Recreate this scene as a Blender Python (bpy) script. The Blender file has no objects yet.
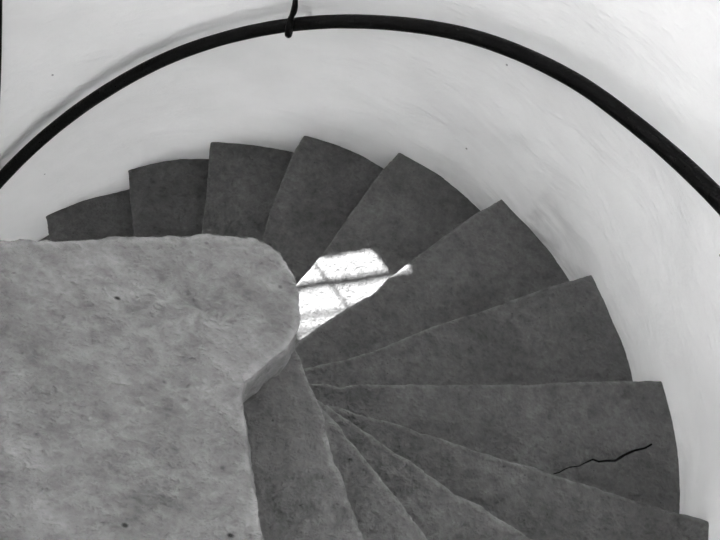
import bpy, bmesh, math, random
from mathutils import Vector, Matrix, noise
random.seed(4)
sc = bpy.context.scene
COL = sc.collection
PI = math.pi
# ---------------------------------------------------------------- measured plan (metres, newel axis at the origin)
R = 1.5            # mean inner radius of the tower
NOSE={
 0: [(-1.2206, 0.8798), (-1.1717, 0.8038), (-1.1396, 0.7588)],
 1: [(-0.9084, 1.1839), (-0.8692, 1.1102), (-0.8318, 1.0371), (-0.7758, 0.9443), (-0.7315, 0.8604)],
 2: [(-0.5592, 1.391), (-0.5401, 1.3149), (-0.4811, 1.1356), (-0.4196, 0.9271)],
 3: [(-0.1386, 1.4847), (-0.1508, 1.3745), (-0.149, 1.2061), (-0.1449, 1.0505), (-0.1289, 0.9053)],
 4: [(0.3041, 1.4573), (0.2611, 1.3441), (0.2222, 1.1999), (0.181, 1.0442), (0.1433, 0.8759), (0.1114, 0.7774), (0.0875, 0.7041)],
 5: [(0.7607, 1.2871), (0.68, 1.1893), (0.5659, 1.0131), (0.4704, 0.8572), (0.4134, 0.7698), (0.3777, 0.6988), (0.2836, 0.577), (0.2373, 0.5134), (0.1966, 0.4486), (0.171, 0.4106)],
 6: [(1.1365, 0.991), (1.0575, 0.9326), (0.9635, 0.8642), (0.8542, 0.7698), (0.7573, 0.6878), (0.6289, 0.5932), (0.5297, 0.5042), (0.4302, 0.4161), (0.3331, 0.3429), (0.2383, 0.2824)],
 7: [(1.3714, 0.5928), (1.317, 0.5706), (1.2089, 0.5307), (1.0435, 0.4678), (0.9698, 0.4342), (0.7778, 0.3654), (0.5297, 0.2765), (0.447, 0.2503), (0.393, 0.2309), (0.3711, 0.2163), (0.3522, 0.2028), (0.3364, 0.2005), (0.3197, 0.2012), (0.2686, 0.1863)],
 8: [(1.481, 0.1376), (1.4039, 0.1371), (1.292, 0.1295), (1.1882, 0.1245), (1.0866, 0.1223), (0.9848, 0.1177), (0.8826, 0.1119), (0.7822, 0.109), (0.7207, 0.1103), (0.5995, 0.1076), (0.4997, 0.1061), (0.3991, 0.0981), (0.3225, 0.0924)],
 9: [(0.9117, -0.1047), (0.8738, -0.0967), (0.8173, -0.0837), (0.768, -0.0711), (0.7069, -0.0667), (0.653, -0.0482), (0.593, -0.0287), (0.5134, -0.009), (0.4355, 0.0124), (0.3449, 0.0377), (0.3037, 0.0454)],
 10: [(0.6186, -0.2113), (0.5738, -0.1805), (0.5347, -0.1542), (0.4831, -0.1199), (0.4343, -0.0886), (0.3921, -0.0642), (0.3309, -0.0286), (0.2899, -0.0028)],
 11: [(0.4515, -0.2771), (0.4148, -0.2284), (0.3947, -0.2061), (0.3766, -0.1766), (0.3527, -0.157), (0.33, -0.1214), (0.309, -0.0779), (0.2753, -0.0376), (0.2535, -0.0131), (0.2209, 0.022)],
 12: [(0.2584, -0.3532), (0.2258, -0.2967), (0.1993, -0.2507), (0.1698, -0.1909), (0.1463, -0.1542)],
}
WALLPTS=[
 (2.5171,-2.1550,1.5046), (2.3894,-2.1550,1.5001), (2.2770,-2.1550,1.4833), (2.2435,-2.1550,1.4800), (2.2252,-1.9754,1.4865), (2.1842,-1.9754,1.5005), (2.1184,-1.9754,1.5140), (2.0380,-1.9754,1.5152), (1.9603,-1.9754,1.5177), (1.9537,-1.7958,1.4963), (1.9174,-1.7958,1.4957), (1.8599,-1.7958,1.4920), (1.7947,-1.7958,1.4837), (1.7294,-1.7958,1.4873), (1.6839,-1.7958,1.4942), (1.6633,-1.6163,1.4914), (1.6343,-1.6163,1.5005), (1.5617,-1.6163,1.4971), (1.4877,-1.6163,1.4965), (1.4415,-1.6163,1.4918), (1.3920,-1.6163,1.4807), (1.3628,-1.4367,1.4891), (1.2989,-1.4367,1.4869), (1.2243,-1.4367,1.4988), (1.1547,-1.4367,1.4956), (1.0907,-1.4367,1.4873), (1.0365,-1.2571,1.4961), (0.9794,-1.2571,1.4961), (0.9169,-1.2571,1.4985), (0.8643,-1.2571,1.5059), (0.8056,-1.2571,1.5096), (0.7470,-1.2571,1.5171), (0.7155,-1.0775,1.5097), (0.6826,-1.0775,1.5041), (0.6197,-1.0775,1.4995), (0.5546,-1.0775,1.5071), (0.4976,-1.0775,1.5116), (0.4436,-1.0775,1.5013), (0.4080,-0.8979,1.4941), (0.3823,-0.8979,1.5098), (0.3377,-0.8979,1.5161), (0.2941,-0.8979,1.5180), (0.2428,-0.8979,1.5159), (0.1901,-0.8979,1.5123), (0.1323,-0.8979,1.5103), (0.0928,-0.7183,1.4883), (0.0765,-0.7183,1.4936), (0.0581,-0.7183,1.4964),]
SLAB= [(-0.4024, -0.0024), (-0.3021, 0.0397), (-0.199, 0.083), (-0.058, 0.1451), (-0.0126, 0.1644), (0.0156, 0.1744), (0.0399, 0.1781), (0.0714, 0.1738), (0.1052, 0.1634), (0.1334, 0.1438), (0.1556, 0.1199), (0.1712, 0.0871), (0.1853, 0.0434), (0.1866, 0.022), (0.1821, -0.012), (0.159, -0.0438), (0.1312, -0.0933), (0.1259, -0.1135), (0.1325, -0.1333), (0.1463, -0.1542)]
H, D, PH, DOFF, RN = 0.17958, 0.30479, -1.18936, 0.1237, 0.1897
CAM = (0.2263, -0.455, 1.4205)
ROT= [[0.941988, -0.334616, -0.026279], [0.294213, 0.860853, -0.415175], [0.161547, 0.383358, 0.909362]]
RAIL=[
 (2.5942,1.4325,-1.5660), (2.4147,1.4306,-1.4009), (2.2553,1.4287,-1.2530), (2.0264,1.4269,-1.0470), (1.7412,1.4250,-0.8238), (1.4699,1.4100,-0.6219), (1.2745,1.3950,-0.4853), (1.0459,1.3800,-0.3604), (0.8532,1.3650,-0.2725), (0.6291,1.3500,-0.1580),]
CRACKPTS = [(1.3759, 0.3712), (1.3557, 0.3507), (1.3241, 0.3309), (1.2882, 0.3041), (1.2641, 0.277), (1.2372, 0.2679), (1.2114, 0.2525), (1.1886, 0.2536), (1.1637, 0.2352), (1.1499, 0.2186), (1.119, 0.2038), (1.1038, 0.1954), (1.0905, 0.1779), (1.0723, 0.1686)]
STEP_ALB, SLAB_ALB, WALL_ALB = .096, .135, .88
ZBOT, ZTOP = -16*0.17958, 2.6
ADDED_OPENINGS = [(160, 205, 1.3, 2.55, .95, .5), (20, 70, .6, 2.5, .85, .5), (296, 328, .15, 1.1), (222, 290, -2.6, -1.7)]  # unseen openings, added and sized to light the walls and near treads
SKY, SUNE, EXPO = 10.6, 85.0, 0.0
HOOKAZ = 1.739
HOOKPTS = [(-0.2346, 1.4126, -0.745), (-0.2417, 1.4424, -0.7123), (-0.2525, 1.5238, -0.7487)]
CABLEPTS = [(-0.9834, 1.1027, -0.0316), (-1.0365, 1.0529, -0.3215), (-1.0729, 1.0158, -0.5311), (-1.1011, 0.9852, -0.6883), (-1.1406, 0.9392, -0.9078), (-1.1859, 0.8812, -1.1551), (-1.2592, 0.7729, -1.5515)]
TONE = {0: 1.02, 1: .94, 2: 1.0, 3: .95, 4: 1.0, 5: 1.04, 6: .97, 7: 1.05, 8: .98, 9: 1.04, 10: 1.06, 11: .97}   # every block of the same stone differs a little
WIN_Z = {}

# ---------------------------------------------------------------- helpers
def link(name, me, mat=None, parent=None):
    o = bpy.data.objects.new(name, me); COL.objects.link(o)
    if mat is not None: me.materials.append(mat)
    if parent is not None: o.parent = parent
    return o
def obj(name, bm, mat, parent=None, smooth=False):
    me = bpy.data.meshes.new(name); bm.normal_update(); bm.to_mesh(me); bm.free()
    if smooth: me.polygons.foreach_set('use_smooth', [True]*len(me.polygons))
    return link(name, me, mat, parent)
def tag(o, label, cat, group=None):
    o['label'] = label; o['category'] = cat
    if group: o['group'] = group
    return o
def struct(o):
    o['kind'] = 'structure'; return o
def fbm(p, s, octv=4, seed=0.0):
    return noise.fractal(Vector((p[0]*s+seed, p[1]*s+seed*.7, p[2]*s-seed)), 1.0, 2.0, octv, noise_basis='PERLIN_ORIGINAL')
def pol(th, r, z=0.0): return Vector((r*math.cos(th), r*math.sin(th), z))
def ssmooth(a, b, x):
    t = max(0, min(1, (x-a)/(b-a))); return t*t*(3-2*t)

# ---------------------------------------------------------------- materials
def new_mat(name, rough=.8, spec=.3):
    m = bpy.data.materials.new(name); m.use_nodes = True
    nt = m.node_tree; b = nt.nodes['Principled BSDF']
    b.inputs['Roughness'].default_value = rough; b.inputs['Specular IOR Level'].default_value = spec
    return m, nt, b
def N(nt, t, **kw):
    n = nt.nodes.new(t)
    for k, v in kw.items():
        if hasattr(n, k): setattr(n, k, v)
        else: n.inputs[k.replace('_', ' ')].default_value = v
    return n
def ramp(nt, fac, stops):
    r = nt.nodes.new('ShaderNodeValToRGB'); e = r.color_ramp.elements
    while len(e) < len(stops): e.new(.5)
    for q, (p, c) in zip(e, stops):
        q.position = p; q.color = (c, c, c, 1)
    nt.links.new(fac, r.inputs[0]); return r.outputs['Color']
def mixc(nt, fac, a, b, mode='MIX'):
    m = nt.nodes.new('ShaderNodeMix'); m.data_type = 'RGBA'; m.blend_type = mode
    for s, v in ((m.inputs[0], fac), (m.inputs[6], a), (m.inputs[7], b)):
        if hasattr(v, 'links'): nt.links.new(v, s)
        else: s.default_value = v
    return m.outputs[2]
def bump(nt, height, strength, dist, prev=None):
    b = nt.nodes.new('ShaderNodeBump'); b.inputs['Strength'].default_value = strength; b.inputs['Distance'].default_value = dist
    nt.links.new(height, b.inputs['Height'])
    if prev: nt.links.new(prev, b.inputs['Normal'])
    return b.outputs['Normal']

def stone_material(name, base, vary, rough, grain, pit_amt, relief, pit_scale=26.0, mott=.5, stretch=None, edge_amt=.65, mid_scale=26):
    m, nt, b = new_mat(name, rough, .25)
    tc = N(nt, 'ShaderNodeTexCoord').outputs['Object']
    if stretch:
        mp = N(nt, 'ShaderNodeMapping'); nt.links.new(tc, mp.inputs[0]); mp.inputs['Rotation'].default_value = (0, 0, -.35); mp.inputs['Scale'].default_value = stretch; tc = mp.outputs[0]
    def nz(scale, detail=6, ro=.6, dist=0.0):
        n = N(nt, 'ShaderNodeTexNoise', Scale=scale, Detail=detail, Roughness=ro, Distortion=dist)
        nt.links.new(tc, n.inputs['Vector']); return n.outputs[0]
    big = nz(4.5, 5, .6, .3); mid = nz(mid_scale, 7, .66, .1); fine = nz(grain, 4, .6)
    c = ramp(nt, big, [(.3, base*(1-vary)), (.7, base*(1+vary))])
    c = mixc(nt, mott, c, ramp(nt, mid, [(.3, .22), (.72, .78)]), 'OVERLAY')
    c = mixc(nt, mott*.6, c, ramp(nt, fine, [(.33, .3), (.68, .7)]), 'OVERLAY')
    # pale scuffed grains and dark pits
    v = N(nt, 'ShaderNodeTexVoronoi', Scale=pit_scale, Randomness=1.0); nt.links.new(tc, v.inputs['Vector'])
    v2 = N(nt, 'ShaderNodeTexNoise', Scale=7.0, Detail=2.0); nt.links.new(tc, v2.inputs['Vector'])
    pit = ramp(nt, v.outputs['Distance'], [(.035, 1.0), (.09, 0.0)])
    gate = ramp(nt, v2.outputs[0], [(.40, 0.0), (.48, pit_amt)])
    pm = mixc(nt, 1.0, pit, gate, 'MULTIPLY')
    c = mixc(nt, pm, c, (base*.12,)*3+(1,))
    oi = N(nt, 'ShaderNodeObjectInfo')     # each block of stone has a tone of its own
    c = mixc(nt, 1.0, c, oi.outputs['Color'], 'MULTIPLY')
    wr = N(nt, 'ShaderNodeAttribute', attribute_name='wear')      # paler stone along the trodden front edge
    ed = ramp(nt, wr.outputs['Color'], [(.2, 0.0), (.85, edge_amt)])
    ed = mixc(nt, 1.0, ed, ramp(nt, mid, [(.38, .15), (.6, 1.0)]), 'MULTIPLY')
    c = mixc(nt, ed, c, (min(.6, base*2.3),)*3+(1,))
    nt.links.new(c, b.inputs['Base Color'])
    n1 = bump(nt, mid, 1.0, .028*relief)
    n2 = bump(nt, fine, 1.0, .006*relief, n1)
    inv = ramp(nt, pm, [(0, 1.0), (1, 0.0)])
    n3 = bump(nt, inv, .6, .004, n2)
    nt.links.new(n3, b.inputs['Normal'])
    return m

M_STEP = stone_material('dark_stone', STEP_ALB, .22, .72, 80, .7, 1.45)
M_SLAB = stone_material('limewashed_stone', SLAB_ALB, .22, .8, 62, 1.0, 1.25, 13.0, .52, (.85, 1.3, 1.1), .3, 17)

def plaster_material():
    m, nt, b = new_mat('limewashed_plaster', .85, .2)
    uv = N(nt, 'ShaderNodeUVMap').outputs[0]
    mp = N(nt, 'ShaderNodeMapping'); nt.links.new(uv, mp.inputs[0]); mp.inputs['Scale'].default_value = (1.0, 2.6, 1); mp.inputs['Rotation'].default_value = (0, 0, -.16)
    st = N(nt, 'ShaderNodeTexNoise', Scale=3.0, Detail=8.0, Roughness=.62, Distortion=.6); nt.links.new(mp.outputs[0], st.inputs[0])
    st2 = N(nt, 'ShaderNodeTexNoise', Scale=16.0, Detail=6.0, Roughness=.6); nt.links.new(mp.outputs[0], st2.inputs[0])
    bl = N(nt, 'ShaderNodeTexNoise', Scale=2.2, Detail=4.0, Roughness=.55); nt.links.new(uv, bl.inputs[0])
    c = ramp(nt, bl.outputs[0], [(.3, WALL_ALB*.9), (.65, WALL_ALB)])
    c = mixc(nt, .25, c, ramp(nt, st.outputs[0], [(.35, .40), (.6, .56)]), 'OVERLAY')
    # scuffed dirt: streaks that follow the plaster just above the treads
    at = N(nt, 'ShaderNodeAttribute', attribute_name='scuff')
    sm = ramp(nt, st.outputs[0], [(.38, 0.0), (.62, 1.0)])
    f = mixc(nt, 1.0, at.outputs['Color'], sm, 'MULTIPLY')
    c = mixc(nt, f, c, (WALL_ALB*.5,)*3+(1,))
    sp = N(nt, 'ShaderNodeTexVoronoi', Scale=5.0, Randomness=1.0); nt.links.new(uv, sp.inputs[0])
    c = mixc(nt, ramp(nt, sp.outputs['Distance'], [(.018, .8), (.03, 0.0)]), c, (.12, .12, .12, 1))
    nt.links.new(c, b.inputs['Base Color'])
    n1 = bump(nt, st.outputs[0], .5, .018); n2 = bump(nt, st2.outputs[0], .3, .004, n1)
    nt.links.new(n2, b.inputs['Normal'])
    return m
M_WALL = plaster_material()

def iron_material():
    m, nt, b = new_mat('black_painted_iron', .42, .06)
    tc = N(nt, 'ShaderNodeTexCoord').outputs['Object']
    n = N(nt, 'ShaderNodeTexNoise', Scale=90.0, Detail=5.0, Roughness=.65); nt.links.new(tc, n.inputs[0])
    nt.links.new(ramp(nt, n.outputs[0], [(.35, .001), (.75, .003)]), b.inputs['Base Color'])
    nt.links.new(ramp(nt, n.outputs[0], [(.3, .22), (.7, .6)]), b.inputs['Roughness'])
    nt.links.new(bump(nt, n.outputs[0], .8, .006), b.inputs['Normal'])
    return m
M_IRON = iron_material()
M_CRACK, _nt, _b = new_mat('crack_dirt', .95, 0); _b.inputs['Base Color'].default_value = (.01, .01, .01, 1)
M_FRAME, _nt, _b = new_mat('window_paint', .5, .3); _b.inputs['Base Color'].default_value = (.5, .5, .5, 1)
M_FLOOR = stone_material('cellar_stone', .12, .2, .8, 60, .4, 1.0)

# ---------------------------------------------------------------- tower wall
def wall_r(th, z):
    num = 0.0; den = .35
    for a, zz, r in WALLPTS:
        da = (th-a+PI) % (2*PI)-PI; dz = z-zz
        w = math.exp(-(da*da)/(2*.05**2)-(dz*dz)/(2*.11**2))
        num += w*(r-R); den += w
    return R+num/den
def nose_at(th):            # how far up the stair (in steps) the angle th is, on the turn the photo shows
    k = 12-((th-PH+.35) % (2*PI)-.35)/D
    return k

SUN_AZ = math.radians(145); SUN_EL = math.radians(39)
to_sun = Vector((math.cos(SUN_AZ)*math.cos(SUN_EL), math.sin(SUN_AZ)*math.cos(SUN_EL), math.sin(SUN_EL)))
Z4 = -8*H
W_N = Vector((math.cos(math.radians(120)), math.sin(math.radians(120)), 0)); W_T = Vector((-W_N.y, W_N.x, 0))
W_D = 1.74
def tread_to_window(n, c):   # n, c: how far the edges of the sun patch lie along / across the sun's path on the sunlit step
    a = (-.48, .88); b = (.57, .82); det = a[0]*b[1]-a[1]*b[0]
    x = (n*b[1]-a[1]*c)/det*1.5; y = (a[0]*c-b[0]*n)/det*1.5
    P = Vector((x, y, Z4)); t = (W_D-P.dot(W_N))/to_sun.dot(W_N)
    q = P+to_sun*t
    # where this ray crosses the inner face of the wall
    A = to_sun.x**2+to_sun.y**2; B = x*to_sun.x+y*to_sun.y; Cc = x*x+y*y-R*R
    ti = (-B+math.sqrt(B*B-A*Cc))/A; qi = P+to_sun*ti
    return q.dot(W_T), q.z, math.atan2(qi.y, qi.x), qi.z
cor = [tread_to_window(n, c) for n in (.196, .450) for c in (.335, .645)]
W1 = dict(th0=min(c[2] for c in cor)-.02, th1=max(c[2] for c in cor)+.02, z0=min(c[3] for c in cor)-.01, z1=max(c[3] for c in cor)+.03,
          n=W_N, d=W_D, s0=min(c[0] for c in cor)-.01, s1=max(c[0] for c in cor)+.01, zo0=min(c[1] for c in cor)-.01, zo1=max(c[1] for c in cor)+.01)
print('W1 inner z', W1['z0'], W1['z1'], 'th', math.degrees(W1['th0']), math.degrees(W1['th1']))
def added_opening(a0, a1, z0, z1, splay=.85, depth=.4):
    am = math.radians((a0+a1)/2); n = Vector((math.cos(am), math.sin(am), 0)); hw = R*math.sin(math.radians(a1-a0)/2)*splay
    return dict(th0=math.radians(a0), th1=math.radians(a1), z0=z0, z1=z1, n=n, d=R+depth, s0=-hw, s1=hw, zo0=z0, zo1=z1)
OPEN = [W1]+[added_opening(*a) for a in ADDED_OPENINGS]

def build_wall():
    bm = bmesh.new(); uvl = bm.loops.layers.uv.new('UVMap'); cl = bm.verts.layers.float_color.new('scuff')
    ths = [i*2*PI/300 for i in range(300)]; zs = [ZBOT+i*.022 for i in range(int((ZTOP-ZBOT)/.022)+1)]+[ZTOP]
    keep = {ZBOT, ZTOP}
    def snap(lst, v):
        lst[:] = [q for q in lst if abs(q-v) > .004 or q in keep]
        if v not in lst: lst.append(v)
        keep.add(v)
    for o in OPEN:
        for k in ('th0', 'th1'): o[k] = o[k] % (2*PI); snap(ths, o[k])
        for k in ('z0', 'z1'): snap(zs, o[k])
    ths.sort(); zs.sort()
    V = []; NT = len(ths)
    for z in zs:
        row = []
        for th in ths:
            P = pol(th, 1.5, z); r = wall_r(th, z)
            near = math.exp(-((r-R)/.006)**2)
            r += .012*fbm((P.x, P.y, P.z*1.6), 1.6, 3, 3.1)+.005*fbm((th*4.5+z*.8, z*4.2, 0), 1.1, 4, 7.7)
            # a shallow trowelled ledge that rises round the wall above the rail
            v = bm.verts.new(pol(th, r, z))
            k = nose_at(th); hgt = z-(math.floor(k)-12)*H
            s = .9*ssmooth(.38, .02, hgt)*(.12+.88*math.exp(-((th-.93)/.2)**2)) if -1.5 < k < 12 and hgt > -.3 else 0
            s += .3*ssmooth(.10, .0, abs(hgt))
            v[cl] = (s, s, s, 1)
            row.append(v)
        V.append(row)
    hole = set()
    for o in OPEN:
        i0, i1 = ths.index(o['th0']), ths.index(o['th1']); j0, j1 = zs.index(o['z0']), zs.index(o['z1'])
        ii = list(range(i0, i1)) if i1 > i0 else list(range(i0, NT))+list(range(0, i1))
        for j in range(j0, j1):
            for i in ii: hole.add((i, j))
        cols = ii+[ (ii[-1]+1) % NT ]
        loop = [(c, j0) for c in cols]+[(cols[-1], j) for j in range(j0+1, j1+1)]+[(c, j1) for c in reversed(cols[:-1])]+[(cols[0], j) for j in range(j1-1, j0, -1)]
        t = Vector((-o['n'].y, o['n'].x, 0)); outer = []
        wid = (o['th1']-o['th0']) % (2*PI)
        for (c, j) in loop:
            u = ((ths[c]-o['th0']) % (2*PI))/wid; w = (zs[j]-o['z0'])/(o['z1']-o['z0'])
            q = o['n']*o['d']+t*(o['s0']+(o['s1']-o['s0'])*u)
            outer.append(bm.verts.new((q.x, q.y, o['zo0']+(o['zo1']-o['zo0'])*w)))
        L = len(loop)
        for q in range(L):
            a = V[loop[q][1]][loop[q][0]]; b = V[loop[(q+1) % L][1]][loop[(q+1) % L][0]]
            f = bm.faces.new((a, b, outer[(q+1) % L], outer[q])); f.smooth = False
            for l in f.loops: l[uvl].uv = (l.vert.co.x*1.5, l.vert.co.z+l.vert.co.y)
    for j in range(len(zs)-1):
        for i in range(NT):
            if (i, j) in hole: continue
            i2 = (i+1) % NT
            f = bm.faces.new((V[j][i], V[j+1][i], V[j+1][i2], V[j][i2])); f.smooth = True
            us = (ths[i]*R, ths[i]*R, (ths[i2] if i2 else 2*PI)*R, (ths[i2] if i2 else 2*PI)*R)
            for l, u in zip(f.loops, us): l[uvl].uv = (u, l.vert.co.z)
    return struct(obj('wall_round', bm, M_WALL))
build_wall()

def box(bm, c, ax, ay, az, sx, sy, sz):
    vs = [bm.verts.new(c+ax*(sx*i/2)+ay*(sy*j/2)+az*(sz*k/2)) for i in (-1, 1) for j in (-1, 1) for k in (-1, 1)]
    for f in ((0, 1, 3, 2), (4, 6, 7, 5), (0, 4, 5, 1), (2, 3, 7, 6), (0, 2, 6, 4), (1, 5, 7, 3)): bm.faces.new([vs[i] for i in f])
ZU = Vector((0, 0, 1))
def window(o, num, bars_s, bars_z, w=.03, tv=.012, th=.012):
    t = Vector((-o['n'].y, o['n'].x, 0)); bm = bmesh.new()
    s0, s1, z0, z1 = o['s0'], o['s1'], o['zo0'], o['zo1']; c0 = o['n']*o['d']
    e = .06
    for s in (s0-e/2, s1+e/2): box(bm, c0+t*s+ZU*((z0+z1)/2), t, o['n'], ZU, e, .04, z1-z0+2*e)
    for z in (z0-e/2, z1+e/2): box(bm, c0+t*((s0+s1)/2)+ZU*z, t, o['n'], ZU, s1-s0+2*e, .04, e)
    f = struct(obj('window_%d' % num, bm, M_FRAME))
    bm = bmesh.new()
    for s, wd in bars_s: box(bm, c0+t*s+ZU*((z0+z1)/2), t, o['n'], ZU, wd, .012, z1-z0+.01)
    for z, wd in bars_z: box(bm, c0+t*((s0+s1)/2)+ZU*z, t, o['n'], ZU, s1-s0+.01, .012, wd)
    obj('glazing_bars', bm, M_FRAME, f)
W = tread_to_window
bs = [((W(.35, .489)[0]), .010)]
za, zb = W(.385, .49)[1], W(.361, .49)[1]
bz = [((za+zb)/2, abs(za-zb)*.72)]
za, zb = W(.291, .49)[1], W(.287, .49)[1]
bz.append(((za+zb)/2, .010))
za, zb = W(.253, .49)[1], W(.246, .49)[1]
bz.append(((za+zb)/2, .014))
window(W1, 1, bs, bz)
for i, o in enumerate(OPEN[1:]):  # frames for the added openings; only the first window follows from the sun patch
    s0, s1, z0, z1 = o['s0'], o['s1'], o['zo0'], o['zo1']
    window(o, i+2, [(s0+(s1-s0)*j/3, .03) for j in (1, 2)], [(z0+(z1-z0)*j/4, .03) for j in (1, 2, 3)])

bm = bmesh.new(); bmesh.ops.create_cone(bm, cap_ends=True, segments=64, radius1=R+.1, radius2=R+.1, depth=.1, matrix=Matrix.Translation((0, 0, ZTOP+.04)))
struct(obj('ceiling', bm, M_WALL))
bm = bmesh.new(); bmesh.ops.create_cone(bm, cap_ends=True, segments=64, radius1=R+.1, radius2=R+.1, depth=.1, matrix=Matrix.Translation((0, 0, ZBOT-.0)))
struct(obj('floor', bm, M_FLOOR))

# ---------------------------------------------------------------- stone steps
def th_of(k): return PH+(12-k)*D
def nose_line(k):
    th = th_of(k); u = Vector((math.cos(th), math.sin(th))); n = Vector((-u.y, u.x)); inner = n*DOFF+u*.10
    if k in NOSE:
        pts = [Vector(p) for p in NOSE[k]]
        d0 = (pts[0]-pts[2]).normalized()
        if k in (9, 10, 11, 12):
            a = pts[0]; B = a.dot(d0); t = -B+math.sqrt(B*B-a.length_squared+(R+.06)**2); pts.insert(0, a+d0*t)
        else: pts.insert(0, pts[0]+pts[0].normalized()*.07)
        if k <= 4: pts.append(inner)
        else:
            d = (pts[-1]-pts[-3]).normalized(); a = pts[-1]; t = max(0.0, -a.dot(d)); q = a+d*t
            if t > .01: pts.append(q)
            if q.length > .15: pts.append(q*.15/q.length)
        return pts
    return [n*DOFF+u*(R+.05), inner]
def dens(pts, step=.012):
    out = [pts[0]]
    for a, b in zip(pts, pts[1:]):
        m = max(1, int((b-a).length/step))
        out += [a+(b-a)*((i+1)/m) for i in range(m)]
    return out
def spin(p, a): return Vector((p.x*math.cos(a)-p.y*math.sin(a), p.x*math.sin(a)+p.y*math.cos(a)))
def prism(bm, poly, z0, z1):
    lo = [bm.verts.new((p.x, p.y, z0)) for p in poly]; hi = [bm.verts.new((p.x, p.y, z1)) for p in poly]
    n = len(poly); bm.faces.new(hi); bm.faces.new(list(reversed(lo)))
    for i in range(n): bm.faces.new((lo[i], lo[(i+1) % n], hi[(i+1) % n], hi[i]))
def remeshed(bm, voxel):
    bmesh.ops.triangulate(bm, faces=bm.faces[:]); bmesh.ops.recalc_face_normals(bm, faces=bm.faces[:])
    me = bpy.data.meshes.new('tmp'); bm.to_mesh(me); bm.free()
    o = bpy.data.objects.new('tmp', me); COL.objects.link(o)
    md = o.modifiers.new('r', 'REMESH'); md.mode = 'VOXEL'; md.voxel_size = voxel
    dg = bpy.context.evaluated_depsgraph_get(); out = bpy.data.meshes.new_from_object(o.evaluated_get(dg))
    bpy.data.objects.remove(o); bpy.data.meshes.remove(me)
    return out
def smooth_mesh(me, it):
    bm = bmesh.new(); bm.from_mesh(me)
    for _ in range(it): bmesh.ops.smooth_vert(bm, verts=bm.verts[:], factor=.5, use_axis_x=True, use_axis_y=True, use_axis_z=True)
    bm.to_mesh(me); bm.free()
def area(poly): return sum(a.x*b.y-b.x*a.y for a, b in zip(poly, poly[1:]+poly[:1]))/2
def seg_dist(p, a, b):
    ab = b-a; t = max(0, min(1, (p-a).dot(ab)/max(1e-9, ab.length_squared))); return (p-a-ab*t).length

def stone(name, poly, zt, zb, mat, voxel, amp, seed, drum=True, crack=None, smooth=2, sag=.004, edge=(), lump=1.0, wearf=1.0):
    if area(poly) < 0: poly.reverse()
    bm = bmesh.new(); prism(bm, poly, zb, zt)
    if drum: bmesh.ops.create_cone(bm, cap_ends=True, segments=72, radius1=RN, radius2=RN, depth=zt-zb, matrix=Matrix.Translation((0, 0, (zt+zb)/2)))
    me = remeshed(bm, voxel); smooth_mesh(me, smooth)
    n = len(me.vertices); wear = [0.0]*(4*n); co = [0.0]*(3*n); me.vertices.foreach_get('co', co)
    no = [0.0]*(3*n); me.vertices.foreach_get('normal', no)
    for i in range(n):
        x, y, z = co[3*i:3*i+3]; P = (x, y, z)
        if edge and z > zt-.03:
            q = Vector((x, y)); m = min((e-q).length_squared for e in edge)
            if m < .0004: wear[4*i] = wear[4*i+1] = wear[4*i+2] = (1-math.sqrt(m)/.02)*wearf
        low = fbm(P, 3.2, 2, seed); midd = fbm(P, 13.0, 3, seed+5); hi = noise.noise(Vector((x*46+seed, y*46, z*46)))
        cob = noise.noise(Vector((x*27+seed, y*34, z*27))); ridg = abs(noise.noise(Vector((x*9-seed, y*22, z*15))))
        d = sag*low+amp*midd/lump+amp*.42*hi+amp*.5*cob*lump-amp*.7*(max(0, .12-ridg)/.12)
        if crack and no[3*i+2] > .4:
            q = Vector((x, y)); m = min(seg_dist(q, a, b) for a, b in zip(crack, crack[1:]))
            if m < .010: d -= .010*(1-m/.010)
        for j in range(3): co[3*i+j] += no[3*i+j]*d
    me.vertices.foreach_set('co', co); me.update()
    at = me.attributes.new('wear', 'FLOAT_COLOR', 'POINT'); at.data.foreach_set('color', wear)
    me.polygons.foreach_set('use_smooth', [True]*len(me.polygons)); me.name = name
    return link(name, me, mat)

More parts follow.
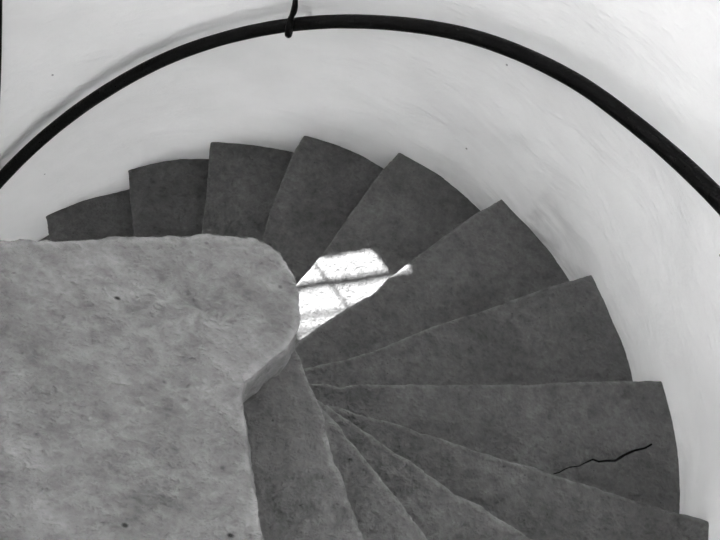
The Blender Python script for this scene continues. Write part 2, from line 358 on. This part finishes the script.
LABELS = {
 -1: 'sliver of dark step peeping out at the far left above the pale slab',
 0: 'low dark wedge-shaped step at the left end of the fan, under the sloping wall line',
 1: 'dark squarish step behind the pale slab, second from the left of the fan',
 2: 'dark step with an almost upright front edge, third from the left of the fan',
 3: 'dark tapering step at the very top of the fan, left of the sunlit step',
 4: 'dark step with bright patches of window sunlight on its inner half',
 5: 'dark grey step whose long front edge cuts off the bright sun patches',
 6: 'mid-grey step with a pointed outer corner at right, just beyond the cracked step',
 7: 'broad grey step with a long dark crack, its front edge running level',
 8: 'grey step at the lower right whose front edge slants below the cracked step',
 9: 'rough grey step at bottom centre, second to the left of the cracked step',
 10: 'thin rough step sliver at bottom centre, right beside the shaded step',
 11: 'shaded step directly below the rounded nose of the pale slab',
}
CRACK = [Vector(c) for c in CRACKPTS]
for k in range(-3, 12):
    z = (k-12)*H
    a = dens(nose_line(k)); b = dens([spin(p, -math.radians(3.0)) for p in nose_line(k+1)])
    if k == 11: b = dens([Vector((.75, -1.30)), Vector((.25, -.50)), Vector((.06, -.10))])
    t0 = math.atan2(a[0].y, a[0].x); t1 = math.atan2(b[0].y, b[0].x); dt = (t0-t1) % (2*PI)
    arcp = []
    for i in range(1, 24):
        t = t1+dt*i/24; arcp.append(Vector((math.cos(t), math.sin(t)))*(wall_r(t, z)+.06))
    inner = Vector((0, 0))
    if k == -3: b = b[:]
    poly = a+[inner]+list(reversed(b))+arcp
    rough = 1.2+.9*ssmooth(7.5, 10, k)
    o = stone('stone_step', poly, z, z-H+.0005, M_STEP, .0065 if k == 7 else .0085, .0024*rough, 11.3*k+2, crack=CRACK if k == 7 else None, sag=.004, edge=a, wearf=.62 if k < 5 else .95)
    if k == 7: CRACKED = o
    tone = TONE.get(k, .9); o.color = (tone, tone, tone, 1)
    lab = LABELS.get(k) or 'dark stone step hidden far below the pale slab, further down the stair'
    tag(o, lab, 'step', 'winding stone steps')

# the crack in the broad step: a jagged dark gap laid along the groove
from mathutils.bvhtree import BVHTree
cs = CRACKED
bv = BVHTree.FromPolygons([v.co.copy() for v in cs.data.vertices], [tuple(p.vertices) for p in cs.data.polygons])
cl = dens([c+Vector((random.uniform(-.002, .002), random.uniform(-.002, .002))) for c in dens(CRACK, .02)], .004)
bm = bmesh.new(); prev = None
for i, c in enumerate(cl):
    t = (cl[min(len(cl)-1, i+1)]-cl[max(0, i-1)]).normalized(); n = Vector((-t.y, t.x)); f = i/(len(cl)-1)
    wd = (.0016+.0032*math.sin(PI*min(1, f*1.15+.12))*(.6+.6*abs(noise.noise(Vector((c.x*40, c.y*40, 3))))))
    ring = []
    for s in (-1, 0, 1):
        q = c+n*(wd*s); h = bv.ray_cast(Vector((q.x, q.y, -5*H+.1)), Vector((0, 0, -1)))[0]
        ring.append(bm.verts.new((q.x, q.y, (h.z if h else -5*H)+.0012-.0002*abs(s))))
    if prev:
        for j in (0, 1): bm.faces.new((prev[j], ring[j], ring[j+1], prev[j+1]))
    prev = ring
ck = obj('crack', bm, M_CRACK, CRACKED); ck['label'] = 'thin dark crack'

# top landing slab: rounded newel nose, straight back edge, straight front edge
sl = [Vector(p) for p in SLAB]
bd = (sl[0]-sl[2]).normalized(); q = sl[0]; B = q.dot(bd); back_out = q+bd*(-B+math.sqrt(B*B-q.length_squared+(R+.05)**2))
nl = nose_line(12); front = [p for p in nl if p.length > .26]
poly = [back_out]+sl+list(reversed(front))
poly = dens(poly, .015)
t0 = math.atan2(poly[0].y, poly[0].x); t1 = math.atan2(poly[-1].y, poly[-1].x)
dt = (t0-t1) % (2*PI); dt = dt-2*PI if False else dt
# wall arc from the front edge clockwise round to the back edge
dcw = (t1-t0) % (2*PI)
arcp = [Vector((math.cos(t1-dcw*i/60), math.sin(t1-dcw*i/60)))*(R+.05) for i in range(1, 60)]
poly = poly+arcp
cen = Vector((-.3, -.5)); 
sx = stone('landing_slab', [p*((p.length+.006)/p.length) if p.length < .5 else p for p in poly], 0.0, -H+.0005, M_SLAB, .0065, .0070, 91.0, drum=False, smooth=2, sag=.004, edge=[p for p in poly if p.length < 1.0], lump=1.35)
tag(sx, 'large pale rough landing slab with a rounded nose, in the left foreground', 'landing')

# ---------------------------------------------------------------- hand rail
def tube(bm, pts, rad, seg=20):
    n = len(pts); rings = []
    up = Vector((0, 0, 1))
    for i, p in enumerate(pts):
        t = (pts[min(n-1, i+1)]-pts[max(0, i-1)]).normalized(); a = t.cross(up)
        if a.length < .05: a = t.cross(Vector((1, 0, 0)))
        a.normalize(); b = a.cross(t); r = rad(i) if callable(rad) else rad
        rings.append([bm.verts.new(p+(a*math.cos(2*PI*j/seg)+b*math.sin(2*PI*j/seg))*r) for j in range(seg)])
    for A, Bq in zip(rings, rings[1:]):
        for j in range(seg): bm.faces.new((A[j], A[(j+1) % seg], Bq[(j+1) % seg], Bq[j]))
    bm.faces.new(list(reversed(rings[0]))); bm.faces.new(rings[-1])
def catmull(P, m=12):
    Q = [P[0]*2-P[1]]+P+[P[-1]*2-P[-2]]; out = []
    for i in range(1, len(Q)-2):
        a, b, c, d = Q[i-1:i+3]
        for j in range(m):
            t = j/m; out.append(.5*((2*b)+(c-a)*t+(2*a-5*b+4*c-d)*t*t+(3*b-a-3*c+d)*t**3))
    out.append(P[-1]); return out
rp = [Vector(p) for p in RAIL]           # (angle, radius, height)
s0 = (rp[0]-rp[1]); s1 = (rp[-1]-rp[-2])
rp = [rp[0]+s0*2.2, rp[0]+s0*1.1]+rp+[rp[-1]+Vector((-.25, -.01, .13)), rp[-1]+Vector((-.55, -.02, .32)), rp[-1]+Vector((-.85, -.02, .5))]
pts = [pol(p.x, p.y, p.z) for p in catmull(rp)]
hr = bpy.data.objects.new('handrail', None); COL.objects.link(hr)
tag(hr, 'black iron handrail curving round the white wall above the steps', 'handrail')
bm = bmesh.new(); tube(bm, pts, lambda i: .0242+.0006*noise.noise(pts[i]*14), 28)
obj('rail', bm, M_IRON, hr, True)
HK = [Vector(p) for p in HOOKPTS]
# forged stay: a hook that wraps the rail and a rod bent back into the plaster
C0 = min(pts, key=lambda p: abs(math.atan2(p.y, p.x)-HOOKAZ))
e_in = Vector((-C0.x, -C0.y, 0)).normalized()
lp = [C0+e_in*(math.cos(a)*.034)+ZU*(math.sin(a)*.034) for a in [math.radians(215-i*15) for i in range(-11, 8)]]
lp = [C0+e_in*(math.cos(a)*.034)+ZU*(math.sin(a)*.034) for a in [math.radians(-110+i*16) for i in range(0, 14)]]
bm = bmesh.new(); tube(bm, lp, lambda i: .0135-.003*max(0, i-9)/4, 16)
rod = catmull([lp[-2], C0+ZU*.036+e_in*.004]+HK, 8); tube(bm, rod, lambda i: .0105+.0012*math.sin(i*.5), 16)
obj('bracket', bm, M_IRON, hr, True)
bm = bmesh.new(); cp = [pol(p.x, p.y, p.z) for p in catmull([Vector((math.atan2(c[1], c[0]), math.hypot(c[0], c[1]), c[2])) for c in CABLEPTS], 10)]
tube(bm, cp, .007, 12)
tag(obj('wall_cable', bm, M_IRON, None, True), 'thin black cable on the white wall at the far upper left edge', 'cable')

# ---------------------------------------------------------------- camera and light
cam = bpy.data.cameras.new('camera'); co = bpy.data.objects.new('camera', cam); COL.objects.link(co)
cam.sensor_fit = 'HORIZONTAL'; cam.sensor_width = 36; cam.lens = 765.05*36/720; cam.clip_start = .02
m = Matrix([r+[0] for r in ROT]+[[0, 0, 0, 1]]); m.translation = Vector(CAM); co.matrix_world = m
sc.camera = co
w = bpy.data.worlds.new('daylight'); sc.world = w; w.use_nodes = True
bg = w.node_tree.nodes['Background']; bg.inputs[0].default_value = (1, 1, 1, 1); bg.inputs[1].default_value = SKY
sl_ = bpy.data.lights.new('sun', 'SUN'); so = bpy.data.objects.new('sun', sl_); COL.objects.link(so)
sl_.energy = SUNE; sl_.angle = math.radians(.9); so.rotation_euler = to_sun.to_track_quat('Z', 'Y').to_euler()
so.location = to_sun*6
sc.cycles.max_bounces = 12; sc.cycles.diffuse_bounces = 8; sc.cycles.sample_clamp_indirect = 6
sc.view_settings.view_transform = 'Standard'; sc.view_settings.look = 'None'; sc.view_settings.gamma = 1
sc.view_settings.use_curve_mapping = False; sc.view_settings.exposure = EXPO
